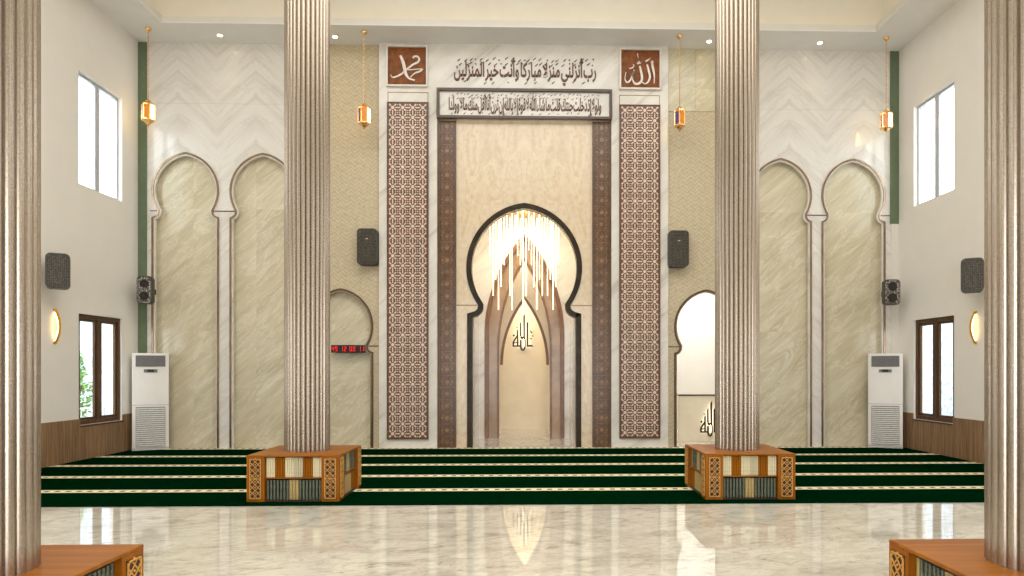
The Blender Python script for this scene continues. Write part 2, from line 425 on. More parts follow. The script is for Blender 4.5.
# beige marble face with the main arch
YB = YW - .02
MA = dict(hw=57 / F * YB, e=7.4 / F * YB, zc=HC + (HY - 268) / F * YB, ang=35.5, jamb=56.2 / F * YB)
mp = horseshoe(CTR, MA['hw'], MA['e'], MA['zc'], MA['ang'], MA['jamb'], 0, 30, .16)
m = MB(); m.prism(wall_poly(ox0, ox1, zf0 + .02, [mp]), YB, YB + .22)
struct(m.build('wall_niche_face', M['beige']))
m = MB(); m.band(offset(mp, -.015), offset(mp, .085), YB - .03, YB + .18); struct(m.build('trim_13', M['emper']))
m = MB(); zj = MA['zc'] - (MA['hw'] + MA['e']) * sin(R(35.5))
ip0, ip1 = X(456.3, YB), X(592, YB)
m.box((ip0, YB - .008, zj - .01), (CTR - MA['hw'] * .8, YB, zj + .01)); m.box((CTR + MA['hw'] * .8, YB - .008, zj - .01), (ip1, YB, zj + .01))
struct(m.build('trim_14', M['taupe']))
# niche interior
Y1, Y2, Y3, Y4 = 13.5, 15.1, 16.35, 17.4
wn = 1.13
ZN = 4.98
m = MB()
for s in (-1, 1):
    m.box((CTR + s * .985, YB + .2, 0), (CTR + s * (wn + .1), Y2, 3.05)); m.box((CTR + s * wn, YB + .2, 3.05), (CTR + s * (wn + .1), Y2, ZN))
struct(m.build('wall_niche_side', M['portal']))
m = MB(); m.box((CTR - wn - .1, YB + .2, ZN), (CTR + wn + .1, Y2 + .2, ZN + .08)); struct(m.build('ceiling_niche', M['white']))
a2 = pointed(CTR, .86, 2.25, Z(524, 234, Y2)); a3 = pointed(CTR, .595, 1.95, Z(524, 258, Y2 + .12)); a4 = pointed(CTR, .565, 1.62, Z(524, 297, Y3))
m = MB(); m.prism(wall_poly(CTR - wn - .1, CTR + wn + .1, ZN, [a2]), Y2, Y2 + .14); struct(m.build('wall_niche_middle', M['portal']))
m = MB(); m.band(offset(a2, -.012), offset(a2, .07), Y2 - .02, Y2 + .12); struct(m.build('trim_15', M['orange']))
m = MB(); m.prism(wall_poly(CTR - wn - .1, CTR + wn + .1, ZN, [a3]), Y2 + .141, Y2 + .26); struct(m.build('wall_niche_inner', M['taupe']))
m = MB(); m.band(offset(a3, -.012), offset(a3, .035), Y2 + .12, Y2 + .25); struct(m.build('trim_16', M['orange']))
m = MB(); m.prism(wall_poly(CTR - .85, CTR + .85, 4.4, [a4]), Y3, Y3 + .1); struct(m.build('wall_niche_rear', M['creamwall']))
m = MB(); m.band(offset(a4, -.012)[1:-1], offset(a4, .05)[1:-1], Y3 - .02, Y3 + .09); struct(m.build('trim_17', M['orange']))  # arch trim whose brown also paints the dark shade of the rear vault
m = MB(); m.box((CTR - .9, Y4, 0), (CTR + .9, Y4 + .1, 4.4)); struct(m.build('wall_niche_back', M['creamwall']))
m = MB()
for s in (-1, 1): m.box((CTR + s * .602, Y2 + .26, 0), (CTR + s * .8, Y4, 4.4))
m.box((CTR - .8, Y2 + .26, 4.3), (CTR + .8, Y4, 4.4)); struct(m.build('wall_niche_passage', M['creamwall']))
# small room behind the open arch on the right
m = MB(); rx0, rx1 = 2.2, 5.6
m.box((rx0, 16.4, 0), (rx1, 16.5, 4.1)); m.box((rx0 - .1, YW + WT, 0), (rx0, 16.5, 4.1)); m.box((rx1, YW + WT + .07, 0), (rx1 + .1, 16.5, 4.1)); m.box((rx0, YW + WT, 4.0), (x_r1 - .06, YW + WT + .07, 4.1)); m.box((rx0, YW + WT + .07, 4.0), (rx1, 16.4, 4.1))
struct(m.build('wall_side_room', M['white']))

# ------------------------------------------------------------------ relief panels
def capsule(m, cx, cz, l, w, ang, y0, y1, mi):
    p = []
    for a0, sx in ((-60, 1), (120, -1)):
        for k in range(3):
            a = R(a0 + 60 * k); p.append((sx * (l / 2 - w / 2) + w / 2 * cos(a), w / 2 * sin(a)))
    c, s_ = cos(ang), sin(ang)
    m.prism([(cx + x * c - z * s_, cz + x * s_ + z * c) for x, z in p], y0, y1, mi)
def disc(m, cx, cz, r, n, y0, y1, mi, rot=0.0): m.prism([(cx + r * cos(rot + 2 * pi * k / n), cz + r * sin(rot + 2 * pi * k / n)) for k in range(n)], y0, y1, mi)
for lab, a, b, t_, bt in (('chestnut and ivory geometric lattice panel left of the prayer niche', 388, 428, 103.3, 438.5),
                          ('chestnut and ivory geometric lattice panel right of the prayer niche', 619.8, 659.3, 106, 437.5)):
    x0, x1 = X(a, YP), X(b, YP); z1 = Z((a + b) / 2, t_, YP); z0 = Z((a + b) / 2, bt, YP)
    root = thing('lattice_panel', lab, 'panel', ((x0 + x1) / 2, YP, z0), 0, None)
    w = x1 - x0; h = z1 - z0
    m = MB(); m.box((-w / 2, -.03, 0), (w / 2, 0, h)); m.build('backing_board', M['lattice'], root)
    m = MB(); p = w / 4; ny = round(h / p); pz = h / ny
    for i in range(5):
        for j in range(ny + 1):
            cx = -w / 2 + i * p; cz = j * pz
            def ok(x, z, r): return abs(x) < w / 2 - r and r < z < h - r
            if i < 4:
                x_, z_ = cx + p / 2, cz + pz / 2
                if j < ny:
                    disc(m, x_, z_, p * .17, 8, -.036, -.03, 0, pi / 8)
                    for q in range(4): 
                        an = pi / 4 + q * pi / 2
                        capsule(m, x_ + cos(an) * p * .36, z_ + sin(an) * pz * .36, p * .3, p * .17, an, -.036, -.03, 0)
                    if ok(cx, z_, .01) : capsule(m, cx, z_, p * .5, p * .14, 0, -.036, -.03, 0)
                if j and ok(x_, cz, .01): capsule(m, x_, cz, p * .5, p * .14, pi / 2, -.036, -.03, 0)
            if ok(cx, cz, .02): disc(m, cx, cz, p * .085, 4, -.036, -.03, 0)
            for q in range(4):
                xx, zz = cx + cos(q * pi / 2) * p * .21, cz + sin(q * pi / 2) * pz * .21
                if ok(xx, zz, .012): disc(m, xx, zz, p * .06, 6, -.036, -.03, 0)
    m.build('inlay_pattern', M['inlay'], root)
    m = MB(); 
    for q in (-1, 1): m.box((q * (w / 2 + .012), -.04, -.012), (q * w / 2, 0, h + .012))
    m.box((-w / 2, -.04, -.012), (w / 2, 0, 0)); m.box((-w / 2, -.04, h), (w / 2, 0, h + .012)); m.build('edge_frame', M['frame'], root)
for lab, a, b in (('tall narrow brown carved pilaster left of the niche arch', 438.2, 456.3), ('tall narrow brown carved pilaster right of the niche arch', 592.2, 610.6)):
    YQ = YB - .001
    x0, x1 = X(a, YQ), X(b, YQ); h = zf0 - .02
    root = thing('carved_pilaster', lab, 'pilaster', ((x0 + x1) / 2, YQ, 0)); w = x1 - x0
    m = MB(); m.box((-w / 2, -.035, .012), (w / 2, 0, h)); m.build('backing_board', M['pilas'], root)
    m = MB()
    for q in (-1, 1): m.box((q * w / 2, -.05, .012), (q * (w / 2 - .028), -.035, h))
    m.build('edge_moulding', M['pilas'], root)
    m = MB(); n = round(h / .232); pz = h / n; iw = w / 2 - .03
    for j in range(n):
        c = (j + .5) * pz
        if j: m.box((-iw, -.041, j * pz - .004), (iw, -.035, j * pz + .004))
        for an in (R(40), -R(40)): 
            capsule(m, 0, c, min(iw * 2.2, .3), .009, an, -.043, -.035, 0)
        disc(m, 0, c, .04, 8, -.046, -.035, 0)
        m.box((-.004, -.041, j * pz + .03), (.004, -.035, (j + 1) * pz - .01))
        for q in (-1, 1):
            disc(m, q * iw * .62, c, .026, 4, -.043, -.035, 0)
            for zz in (.25, .75): capsule(m, q * iw * .55, (j + zz) * pz, .07, .009, q * R(70) * (1 if zz < .5 else -1), -.042, -.035, 0)
    m.build('carved_relief', M['pilas2'], root)

# ------------------------------------------------------------------ lettering
AF = {'ا': 0xFE8D, 'أ': 0xFE83, 'إ': 0xFE87, 'ب': 0xFE8F, 'ت': 0xFE95, 'ج': 0xFE9D, 'خ': 0xFEA5, 'ح': 0xFEA1, 'د': 0xFEA9, 'ذ': 0xFEAB, 'ر': 0xFEAD, 'ز': 0xFEAF,
      'ش': 0xFEB5, 'ق': 0xFED5, 'ك': 0xFED9, 'ل': 0xFEDD, 'م': 0xFEE1, 'ن': 0xFEE5, 'ه': 0xFEE9, 'و': 0xFEED, 'ي': 0xFEF1, 'ة': 0xFE93, 'ء': 0xFE80, 'ى': 0xFEEF}
NOJ = set('اأإدذرزوةءى')
def shape(word):
    if word == 'الله': return chr(0xFDF2)
    g = []; i = 0; out = ''
    while i < len(word):
        if word[i] == 'ل' and i + 1 < len(word) and word[i + 1] in 'اأإ': g.append(('ل' + word[i + 1])); i += 2
        else: g.append(word[i]); i += 1
    for i, c in enumerate(g):
        prev = i > 0 and g[i - 1][-1] not in NOJ; nxt = i < len(g) - 1 and c[-1] not in NOJ and g[i + 1] != 'ء'
        if c == 'ء': prev = False
        if len(c) == 2: base = {'ا': 0xFEFB, 'أ': 0xFEF7, 'إ': 0xFEF9}[c[1]]; out += chr(base + (1 if prev else 0)); continue
        b = AF[c]; out += chr(b + (3 if prev and nxt else 2 if nxt else 1 if prev else 0))
    return out
def arabic_mesh(m, text, x0, x1, z0, z1, y0, y1, mi=0, thick=.02, sp=.75):
    body = ' '.join(reversed([shape(w)[::-1] for w in text.split()]))
    c = bpy.data.curves.new('lettering', 'FONT'); c.body = body; c.size = 1; c.offset = thick; c.extrude = .05; c.resolution_u = 3; c.space_word = sp
    o = bpy.data.objects.new('lettering', c); COL.objects.link(o); bpy.context.view_layer.update()
    me = bpy.data.meshes.new_from_object(o.evaluated_get(bpy.context.evaluated_depsgraph_get()))
    vs = [v.co.copy() for v in me.vertices]
    ax, bx = min(v.x for v in vs), max(v.x for v in vs); ay, by = min(v.y for v in vs), max(v.y for v in vs)
    m.add([(x0 + (v.x - ax) / (bx - ax) * (x1 - x0), y0 if v.z > 0 else y1, z0 + (v.y - ay) / (by - ay) * (z1 - z0)) for v in vs], [tuple(p.vertices) for p in me.polygons], mi)
    bpy.data.objects.remove(o); bpy.data.curves.remove(c); bpy.data.meshes.remove(me)
def stroke(m, pts, w, y0, y1, mi=0, taper=True, sub=5):
    # smooth ribbon through the points (Catmull-Rom) with swelling width
    P = [Vector(p) for p in pts]; P = [P[0] * 2 - P[1]] + P + [P[-1] * 2 - P[-2]]; q = []
    for i in range(1, len(P) - 2):
        for k in range(sub):
            t = k / sub; a, b, c, d = P[i - 1], P[i], P[i + 1], P[i + 2]
            q.append(.5 * ((2 * b) + (c - a) * t + (2 * a - 5 * b + 4 * c - d) * t * t + (3 * b - a - 3 * c + d) * t ** 3))
    q.append(P[-2]); n = len(q); A = []; B = []
    for i, p in enumerate(q):
        d = (q[min(i + 1, n - 1)] - q[max(i - 1, 0)]).normalized(); s = i / (n - 1)
        ww = w / 2 * ((.45 + .55 * math.sin(pi * min(1, s * 1.15 + .1)) ** .6) if taper else 1)
        A.append((p[0] - d[1] * ww, p[1] + d[0] * ww)); B.append((p[0] + d[1] * ww, p[1] - d[0] * ww))
    m.band(A, B, y0, y1, mi)

Y_ = YP
def harakat(m, x0, x1, z0, z1, rows, n, y0, y1, size):
    for r_ in rows:
        for k in range(n):
            x = x0 + (x1 - x0) * (k + .5 + random.uniform(-.3, .3)) / n; z = z0 + (z1 - z0) * (r_ + random.uniform(-.05, .05))
            if k % 4 == 3: disc(m, x, z, size * .28, 4, y0, y1, 0)
            else: stroke(m, [(x - size / 2, z - size * .42), (x, z), (x + size / 2, z + size * .42)], size * .26, y0, y1, 0, True, 2)
root = thing('arabic_calligraphy', 'large brown Arabic script on white marble above the framed inscription', 'inscription', (0, YP, 0))  # inscription fixed to the marble, no separate sign
m = MB(); xa, xb = X(454, YP), X(596, YP); za, zb = Z(525, 85.5, YP), Z(525, 58, YP)
arabic_mesh(m, 'رب أنزلني منزلا مباركا وأنت خير المنزلين', xa, xb, za, zb, -.02, -.0005, 0, .02, .3)
harakat(m, xa + .05, xb, za, zb, (.93, .76), 24, -.018, -.0005, .055); harakat(m, xa + .1, xb - .1, za, zb, (.1,), 9, -.018, -.0005, .05)
m.build('lettering', M['script'], root)
YF = YP - .03
fx0, fx1, fz0, fz1 = X(437, YF), X(611.8, YF), Z(524, 119.5, YF), Z(524, 89.5, YF)
root = thing('framed_inscription', 'long dark-framed band of dense brown Arabic script over the niche', 'inscription', (0, YP, 0))
m = MB(); t_ = .05
m.box((fx0, -.09, fz1 - t_), (fx1, 0, fz1)); m.box((fx0, -.09, fz0), (fx1, 0, fz0 + t_))
m.box((fx0, -.09, fz0 + t_), (fx0 + t_, 0, fz1 - t_)); m.box((fx1 - t_, -.09, fz0 + t_), (fx1, 0, fz1 - t_))
m.build('frame', M['frame'], root, .006)
m = MB(); m.box((fx0 + t_, -.03, fz0 + t_), (fx1 - t_, -.001, fz1 - t_)); m.build('marble_board', M['portal'], root)
m = MB(); xa, xb = X(449, YP), X(601, YP); za, zb = Z(525, 116.5, YP), Z(525, 94, YP)
arabic_mesh(m, 'ولولا إذ دخلت جنتك قلت ما شاء الله لا قوة إلا بالله إن ترن أنا أقل منك مالا وولدا', xa, xb, za, zb, -.045, -.0305, 0, .024, .15)
harakat(m, xa + .03, xb - .03, za, zb, (.93, .76), 36, -.042, -.0305, .04); harakat(m, xa, xb, za, zb, (.08,), 16, -.042, -.0305, .04)
m.build('lettering', M['script'], root)

def plaque(lab, a, b, t_, bt, ox, oy, strokes):
    Yp = YP; x0, x1 = X(a, Yp), X(b, Yp); z0, z1 = Z((a + b) / 2, bt, Yp), Z((a + b) / 2, t_, Yp)
    root = thing('calligraphy_plaque', lab, 'plaque', ((x0 + x1) / 2, Yp, (z0 + z1) / 2)); w, h = x1 - x0, z1 - z0; f = .03
    m = MB()
    m.box((-w / 2, -.07, h / 2 - f), (w / 2, 0, h / 2)); m.box((-w / 2, -.07, -h / 2), (w / 2, 0, -h / 2 + f))
    m.box((-w / 2, -.07, -h / 2 + f), (-w / 2 + f, 0, h / 2 - f)); m.box((w / 2 - f, -.07, -h / 2 + f), (w / 2, 0, h / 2 - f))
    m.build('frame', M['ac'], root, .005)
    m = MB(); m.box((-w / 2 + f, -.03, -h / 2 + f), (w / 2 - f, -.001, h / 2 - f)); m.build('board', M['plaque'], root)
    m = MB(); k = 576 / 55
    for pts, wd in strokes:
        q = []
        for u, v in pts:
            pxx, pyy = ox + u / k, oy + v / k
            q.append((X(pxx, Yp) - (x0 + x1) / 2, Z((a + b) / 2, pyy, Yp) - (z0 + z1) / 2))
        stroke(m, q, wd / k / F * Yp, -.045, -.03)
    m.build('lettering', M['silver'], root)
plaque('square amber plaque with pale Arabic name, top left of the niche wall', 386.8, 428, 46.5, 87.5, 380, 40,
       [([(348, 200), (362, 182), (395, 182), (414, 206), (400, 240), (352, 265), (302, 302), (288, 318), (335, 320), (400, 313), (452, 310)], 20),
        ([(452, 310), (420, 336), (370, 355), (320, 398)], 17), ([(218, 172), (245, 240), (262, 310), (278, 372), (312, 412), (368, 430)], 32),
        ([(262, 330), (230, 365), (180, 392), (135, 400), (116, 376)], 17)])
plaque('square amber plaque with pale Arabic word, top right of the niche wall', 619.3, 660.6, 49.5, 90.5, 614, 44,
       [([(388, 185), (404, 260), (418, 330), (416, 418)], 22), ([(343, 222), (360, 290), (372, 350), (356, 400), (322, 425), (286, 405)], 22),
        ([(266, 240), (280, 300), (290, 370), (270, 412), (230, 428), (200, 405), (190, 360), (202, 290)], 24),
        ([(206, 280), (190, 340), (165, 392), (132, 414), (112, 372), (122, 306)], 16),
        ([(324, 192), (350, 178), (376, 158)], 14), ([(238, 205), (250, 218), (258, 192), (268, 216), (284, 196)], 9), ([(243, 105), (246, 130), (252, 155)], 11),
        ([(158, 268), (190, 258), (206, 236), (196, 222)], 12), ([(388, 185), (400, 195), (404, 205)], 20)])
def kufic(name, lab, cx, cz, Yf, sc, wall_y):
    root = thing(name, lab, 'sign', (cx, wall_y, cz))
    k = 10.47; g = Yf / F / k * sc
    def P(u, v): return ((u - 238) * g, (345 - v) * g)
    y0, y1 = -.075, -.055; m = MB()
    def bar(pts, w): stroke(m, [P(*p) for p in pts], w * g, y0, y1, 0, False, 3)
    def poly(pts): m.prism([P(*p) for p in pts], y0, y1)
    poly([(238, 175), (255, 145), (257, 175), (257, 400), (240, 392)])           # tall stem
    poly([(203, 250), (218, 225), (220, 395), (203, 380)])                       # left stem
    bar([(211, 385), (225, 405), (248, 385)], 12); bar([(212, 420), (214, 500), (235, 525), (254, 500), (252, 400), (214, 395)], 17)
    poly([(172, 325), (187, 300), (189, 475), (172, 475)]); bar([(180, 372), (155, 410), (136, 445), (136, 482)], 16); bar([(128, 482), (165, 483), (208, 482)], 15)
    bar([(180, 440), (160, 448), (140, 452)], 9)
    poly([(272, 245), (285, 228), (292, 245), (292, 470), (330, 470), (345, 487), (345, 490), (272, 490)])
    for u, v, r_ in ((140, 372, 13), (338, 377, 9), (322, 340, 10)): m.prism([P(u - r_, v), P(u, v - r_), P(u + r_, v), P(u, v + r_)], y0, y1)
    bar([(310, 318), (316, 332), (330, 338)], 8); bar([(304, 402), (316, 408), (330, 404)], 9); bar([(164, 284), (174, 292), (186, 282)], 5)
    m.build('lettering', M['black'], root)
    m = MB(); vv = []
    for a, b in (((242, 180), (253, 490)), ((206, 250), (216, 385)), ((175, 325), (185, 470)), ((276, 250), (288, 484)), ((142, 479), (200, 486)), ((294, 476), (332, 486))):
        (x0, z0), (x1, z1) = P(*a), P(*b); m.box((x0 + .002, -.05, z1), (x1 - .002, -.046, z0))
    m.build('back_light', M['halo'], root)
    m = MB()
    for u, v in ((246, 430), (180, 470), (284, 480), (212, 300)): m = MB(); a, b = P(u, v); m.box((a - .004, -.055, b - .004), (a + .004, 0, b + .004)); m.build('spacer', M['black'], root)
    return root, P
kufic('arabic_calligraphy', 'black backlit Arabic sign on the rear wall inside the prayer niche', X(523.2, Y4), Z(523, 333, Y4), Y4, 1.0, Y4)

# low partition with a second sign in the side room
YT = 14.35
x0, x1 = X(679, YT), X(770, YT); zt = Z(690, 394.5, YT)
root = thing('low_partition', 'cream low partition with dark top edge inside the open right arch', 'partition', ((x0 + x1) / 2, YT, 0)); w = x1 - x0
m = MB(); m.box((-w / 2, 0, 0), (w / 2, .12, zt - .03)); m.build('panel', M['creamwall'], root)
m = MB(); m.box((-w / 2 - .01, -.015, zt - .03), (w / 2 + .01, .13, zt)); m.build('top_edge', M['frame'], root)
kufic('arabic_calligraphy', 'black backlit Arabic sign on the low partition beyond the open right arch', X(709.5, YT), Z(709, 419, YT), YT, .97, YT)

# clock in the left small arch
YC = YW - .05
x0, x1 = X(331, YC), X(364.8, YC); z0, z1 = Z(348, 352.8, YC), Z(348, 345, YC)
root = thing('digital_clock', 'long black digital clock with red digits in the small left arch', 'clock', ((x0 + x1) / 2, YW + .13, (z0 + z1) / 2)); w, h = x1 - x0, z1 - z0
m = MB(); m.box((-w / 2, -.18, -h / 2), (w / 2, -.13, h / 2)); m.build('case', M['black'], root, .004)
m = MB(); m.box((-w / 2 + .05, -.13, -.03), (w / 2 - .05, 0, .03)); m.build('bracket', M['black'], root)
SEG = {'0': 'abcdef', '1': 'bc', '2': 'abged', '3': 'abgcd', '4': 'fgbc', '9': 'abcdfg'}
m = MB(); dw, dh, th = .04, .088, .009
xs = [-.285, -.222, -.115, -.052, .052, .115, .222, .285]
for c_, x in zip('49120011', xs):
    bx = {'a': (x - dw / 2, x + dw / 2, dh / 2 - th, dh / 2), 'd': (x - dw / 2, x + dw / 2, -dh / 2, -dh / 2 + th), 'g': (x - dw / 2, x + dw / 2, -th / 2, th / 2),
          'f': (x - dw / 2, x - dw / 2 + th, 0, dh / 2), 'b': (x + dw / 2 - th, x + dw / 2, 0, dh / 2), 'e': (x - dw / 2, x - dw / 2 + th, -dh / 2, 0), 'c': (x + dw / 2 - th, x + dw / 2, -dh / 2, 0)}
    m = MB()
    for s in SEG[c_]: a, b, c2, d2 = bx[s]; m.box((a, -.184, c2), (b, -.1805, d2))
    m.build('digit', M['led'], root)

# ------------------------------------------------------------------ side walls, windows, ceiling, floor
YBK = -6.0                            # unseen end of the hall, behind the camera
wins_hi = [(11.57, 12.79), (6.55, 7.77), (1.5, 2.72), (-3.5, -2.3)]  # past the first, out of view, added for daylight and column glints
wins = [(a, b, 4.57, 6.45) for a, b in wins_hi] + [(a, b, .585, 2.435) for a, b in wins_hi]
def side_wall(name, xin, sgn):
    m = MB(); T_ = .22; xo = xin + sgn * T_
    ys = sorted({YBK, YW + .4} | {v for w in wins_hi for v in w}); zs = [0, .585, 2.435, 4.57, 6.45, ZS + .05]
    for i in range(len(ys) - 1):
        for j in range(len(zs) - 1):
            yc, zc = (ys[i] + ys[i + 1]) / 2, (zs[j] + zs[j + 1]) / 2
            if any(a < yc < b and c < zc < d for a, b, c, d in wins): continue
            m.box((xin, ys[i], zs[j]), (xo, ys[i + 1], zs[j + 1]))
    o = m.build(name, M['paint'])
    return struct(o)
side_wall('wall_left', XL, -1); side_wall('wall_right', XR, 1)
wi = 0
for xin, sgn in ((XL, -1), (XR, 1)):
    for k, (a, b, z0, z1) in enumerate(wins):
        wi += 1; low = z0 < 1
        root = bpy.data.objects.new('window_%d' % wi, None); COL.objects.link(root); root['kind'] = 'structure'
        xa = xin + sgn * (.035 if low else .07); xb = xa + sgn * (.07 if low else .05)
        f = .07 if low else .04; m = MB()
        m.box((xa, a, z0), (xb, a + f, z1)); m.box((xa, b - f, z0), (xb, b, z1)); m.box((xa, a + f, z1 - f), (xb, b - f, z1)); m.box((xa, a + f, z0), (xb, b - f, z0 + f))
        mid = (a + b) / 2; g = .05 if low else .06
        m.box((xa, mid - g, z0 + f), (xb, mid + g, z1 - f))
        m.build('window_frame', M['wframe'] if low else M['alu'], root, .004)
        if low:
            for (p, q) in ((a + f, mid - g), (mid + g, b - f)):
                m = MB(); s = .045; xc, xd = xa + sgn * .02, xb - sgn * .01; p += .003; q -= .003; c0, c1 = z0 + f + .003, z1 - f - .003
                m.box((xc, p, c0), (xd, p + s, c1)); m.box((xc, q - s, c0), (xd, q, c1)); m.box((xc, p + s, c0), (xd, q - s, c0 + s)); m.box((xc, p + s, c1 - s), (xd, q - s, c1))
                m.build('sash', M['wframe'], root)
            m = MB(); m.box((xin - sgn * .035, a, z0 - .03), (xin + sgn * .03, b, z0 - .002)); m.build('window_sill', M['wframe'], root)
        for (p, q) in ((a + f, mid - g), (mid + g, b - f)):
            m = MB(); xm = (xa + xb) / 2; s = .03 if low else .0; m.box((xm - .003, p + s, z0 + f + s), (xm + .003, q - s, z1 - f - s)); m.build('pane', M['glass'], root)
# wainscot
ti = 20
for xin, sgn in ((XL, -1), (XR, 1)):
    m = MB(); xa = xin - sgn * .025; ys = sorted({YBK, YW - .11} | {v for w in wins_hi for v in w})
    for i in range(len(ys) - 1):
        yc = (ys[i] + ys[i + 1]) / 2; cut = any(a < yc < b for a, b in wins_hi)
        y = ys[i]
        while y < ys[i + 1] - 1e-4:
            y2 = min(y + .2, ys[i + 1]); m.box((xa, y + .002, .0), (xin - sgn * .001, y2 - .002, .555 if cut else .69)); y = y2
    m.box((xa + sgn * .008, YBK, 0), (xin, YW - .11, .55)); struct(m.build('trim_%d' % ti, M['wains'])); ti += 1
# unseen wall behind the camera; its wide opening is added to bring in daylight
m = MB(); m.box((XL - .2, YBK - .2, 0), (-3.5, YBK, 9.3)); m.box((3.5, YBK - .2, 0), (XR + .2, YBK, 9.3)); m.box((-3.5, YBK - .2, 4.2), (3.5, YBK, 9.3)); struct(m.build('wall_front', M['paint']))
m = MB(); m.box((XL - .22, YBK - .2, -.1), (XR + .22, 17.6, 0)); struct(m.build('floor', M['floor']))
# ceiling: soffit ring, lip, recess
cx0, cx1, cy1, cy0 = -6.53, 6.44, 12.55, YBK + .8
m = MB(); m.box((XL - .2, cy1, ZS), (XR + .2, YW + .3, ZS + .02)); m.box((XL - .2, YBK, ZS), (cx0, cy1, ZS + .02)); m.box((cx1, YBK, ZS), (XR + .2, cy1, ZS + .02)); m.box((cx0, YBK, ZS), (cx1, cy0, ZS + .02))
struct(m.build('ceiling', M['ceil']))
m = MB(); l = .06; zl = ZS + .125
m.box((cx0 - l, cy1, ZS + .0201), (cx1 + l, cy1 + l, zl)); m.box((cx0 - l, cy0 - l, ZS + .0201), (cx1 + l, cy0, zl)); m.box((cx0 - l, cy0, ZS + .0201), (cx0, cy1, zl)); m.box((cx1, cy0, ZS + .0201), (cx1 + l, cy1, zl))
struct(m.build('trim_30', M['white']))
m = MB(); g = .3; zt = 9.2
m.box((cx0 - g, cy1 + g, ZS + .02), (cx1 + g, cy1 + g + .1, zt)); m.box((cx0 - g, cy0 - g - .1, ZS + .02), (cx1 + g, cy0 - g, zt))
m.box((cx0 - g - .1, cy0 - g, ZS + .02), (cx0 - g, cy1 + g, zt)); m.box((cx1 + g, cy0 - g, ZS + .02), (cx1 + g + .1, cy1 + g, zt))
m.box((cx0 - g - .1, cy0 - g - .1, zt), (cx1 + g + .1, cy1 + g + .1, zt + .1)); struct(m.build('ceiling_recess', M['cream']))
m = MB(); s0 = .12; s1 = .16; z0_ = ZS + .03; z1_ = ZS + .06
m.box((cx0, cy1 + s0, z0_), (cx1, cy1 + s1, z1_)); m.box((cx0 - s1, cy0, z0_), (cx0 - s0, cy1, z1_)); m.box((cx1 + s0, cy0, z0_), (cx1 + s1, cy1, z1_)); m.box((cx0, cy0 - s1, z0_), (cx1, cy0 - s0, z1_))
struct(m.build('trim_31', M['cove']))

# ------------------------------------------------------------------ carpet
m = MB(); m.box((XL + .03, 7.68, 0.0005), (XR - .03, YW - .105, .014)); tag(m.build('prayer_carpet', M['carpet']), 'wide dark green prayer carpet with cream bands before the niche', 'carpet')
CZ = .0145

# ------------------------------------------------------------------ bookcases and columns
BW, BH = 1.036, .54
def fretwork(w, h):
    m = MB(); n = 2; p = w / n; nz = round(h / p); pz = h / nz; b = .0045
    def bar(x0, z0, x1, z1):
        d = Vector((x1 - x0, z1 - z0)); L = d.length; capsule(m, (x0 + x1) / 2, (z0 + z1) / 2, L, b * 1.6, math.atan2(d[1], d[0]), -.008, 0, 0)
    for i in range(n):
        for j in range(nz):
            x, z = -w / 2 + i * p, j * pz
            bar(x, z + pz / 2, x + p / 2, z + pz); bar(x + p / 2, z + pz, x + p, z + pz / 2); bar(x + p, z + pz / 2, x + p / 2, z); bar(x + p / 2, z, x, z + pz / 2)
            if i: disc(m, x, z + pz, p * .14, 4, -.008, 0, 0)
    for q in (-1, 1): m.box((q * w / 2, -.01, 0), (q * (w / 2 - .007), 0, h))
    m.box((-w / 2, -.01, 0), (w / 2, 0, .007)); m.box((-w / 2, -.01, h - .007), (w / 2, 0, h)); m.box((-w / 2, -.01, h / 2 - .004), (w / 2, 0, h / 2 + .004))
    return m
def book_proto(name, mat, band, w, h=.222, d=.13):
    m = MB(); e = .003
    m.box((-w / 2, 0, 0), (-w / 2 + e, d, h)); m.box((w / 2 - e, 0, 0), (w / 2, d, h))            # boards
    sp = [(-w / 2, .004), (-w / 4, -.001), (0, -.003), (w / 4, -.001), (w / 2, .004), (w / 2, .008), (-w / 2, .008)]
    m.prism(sp, 0, h, 0, False, 'xy')
    m.box((-w / 2 + e, .008, .004), (w / 2 - e, d - .006, h - .004), 1)
    for z in (.09, h - .05): m.prism([(-w / 2, .003), (-w / 4, -.002), (0, -.004), (w / 4, -.002), (w / 2, .003), (w / 2, .007), (-w / 2, .007)], z, z + .004, 2, False, 'xy')
    me_o = m.build(name, [mat, M['page'], band]); return me_o
PROTO = {}
for k, w in (('cream', .0205), ('brown', .0235), ('pale', .0205), ('green', .0215), ('tan', .031)):
    o = book_proto('book', M['b_' + k], M['b_band'] if k == 'green' else M['b_' + k], w); PROTO[k] = (o.data, w); bpy.data.objects.remove(o)
LOOK = {'cream': 'thin cream book', 'brown': 'thin amber brown book', 'pale': 'thin stone-coloured book', 'green': 'dark grey-green book', 'tan': 'thicker olive-tan book'}
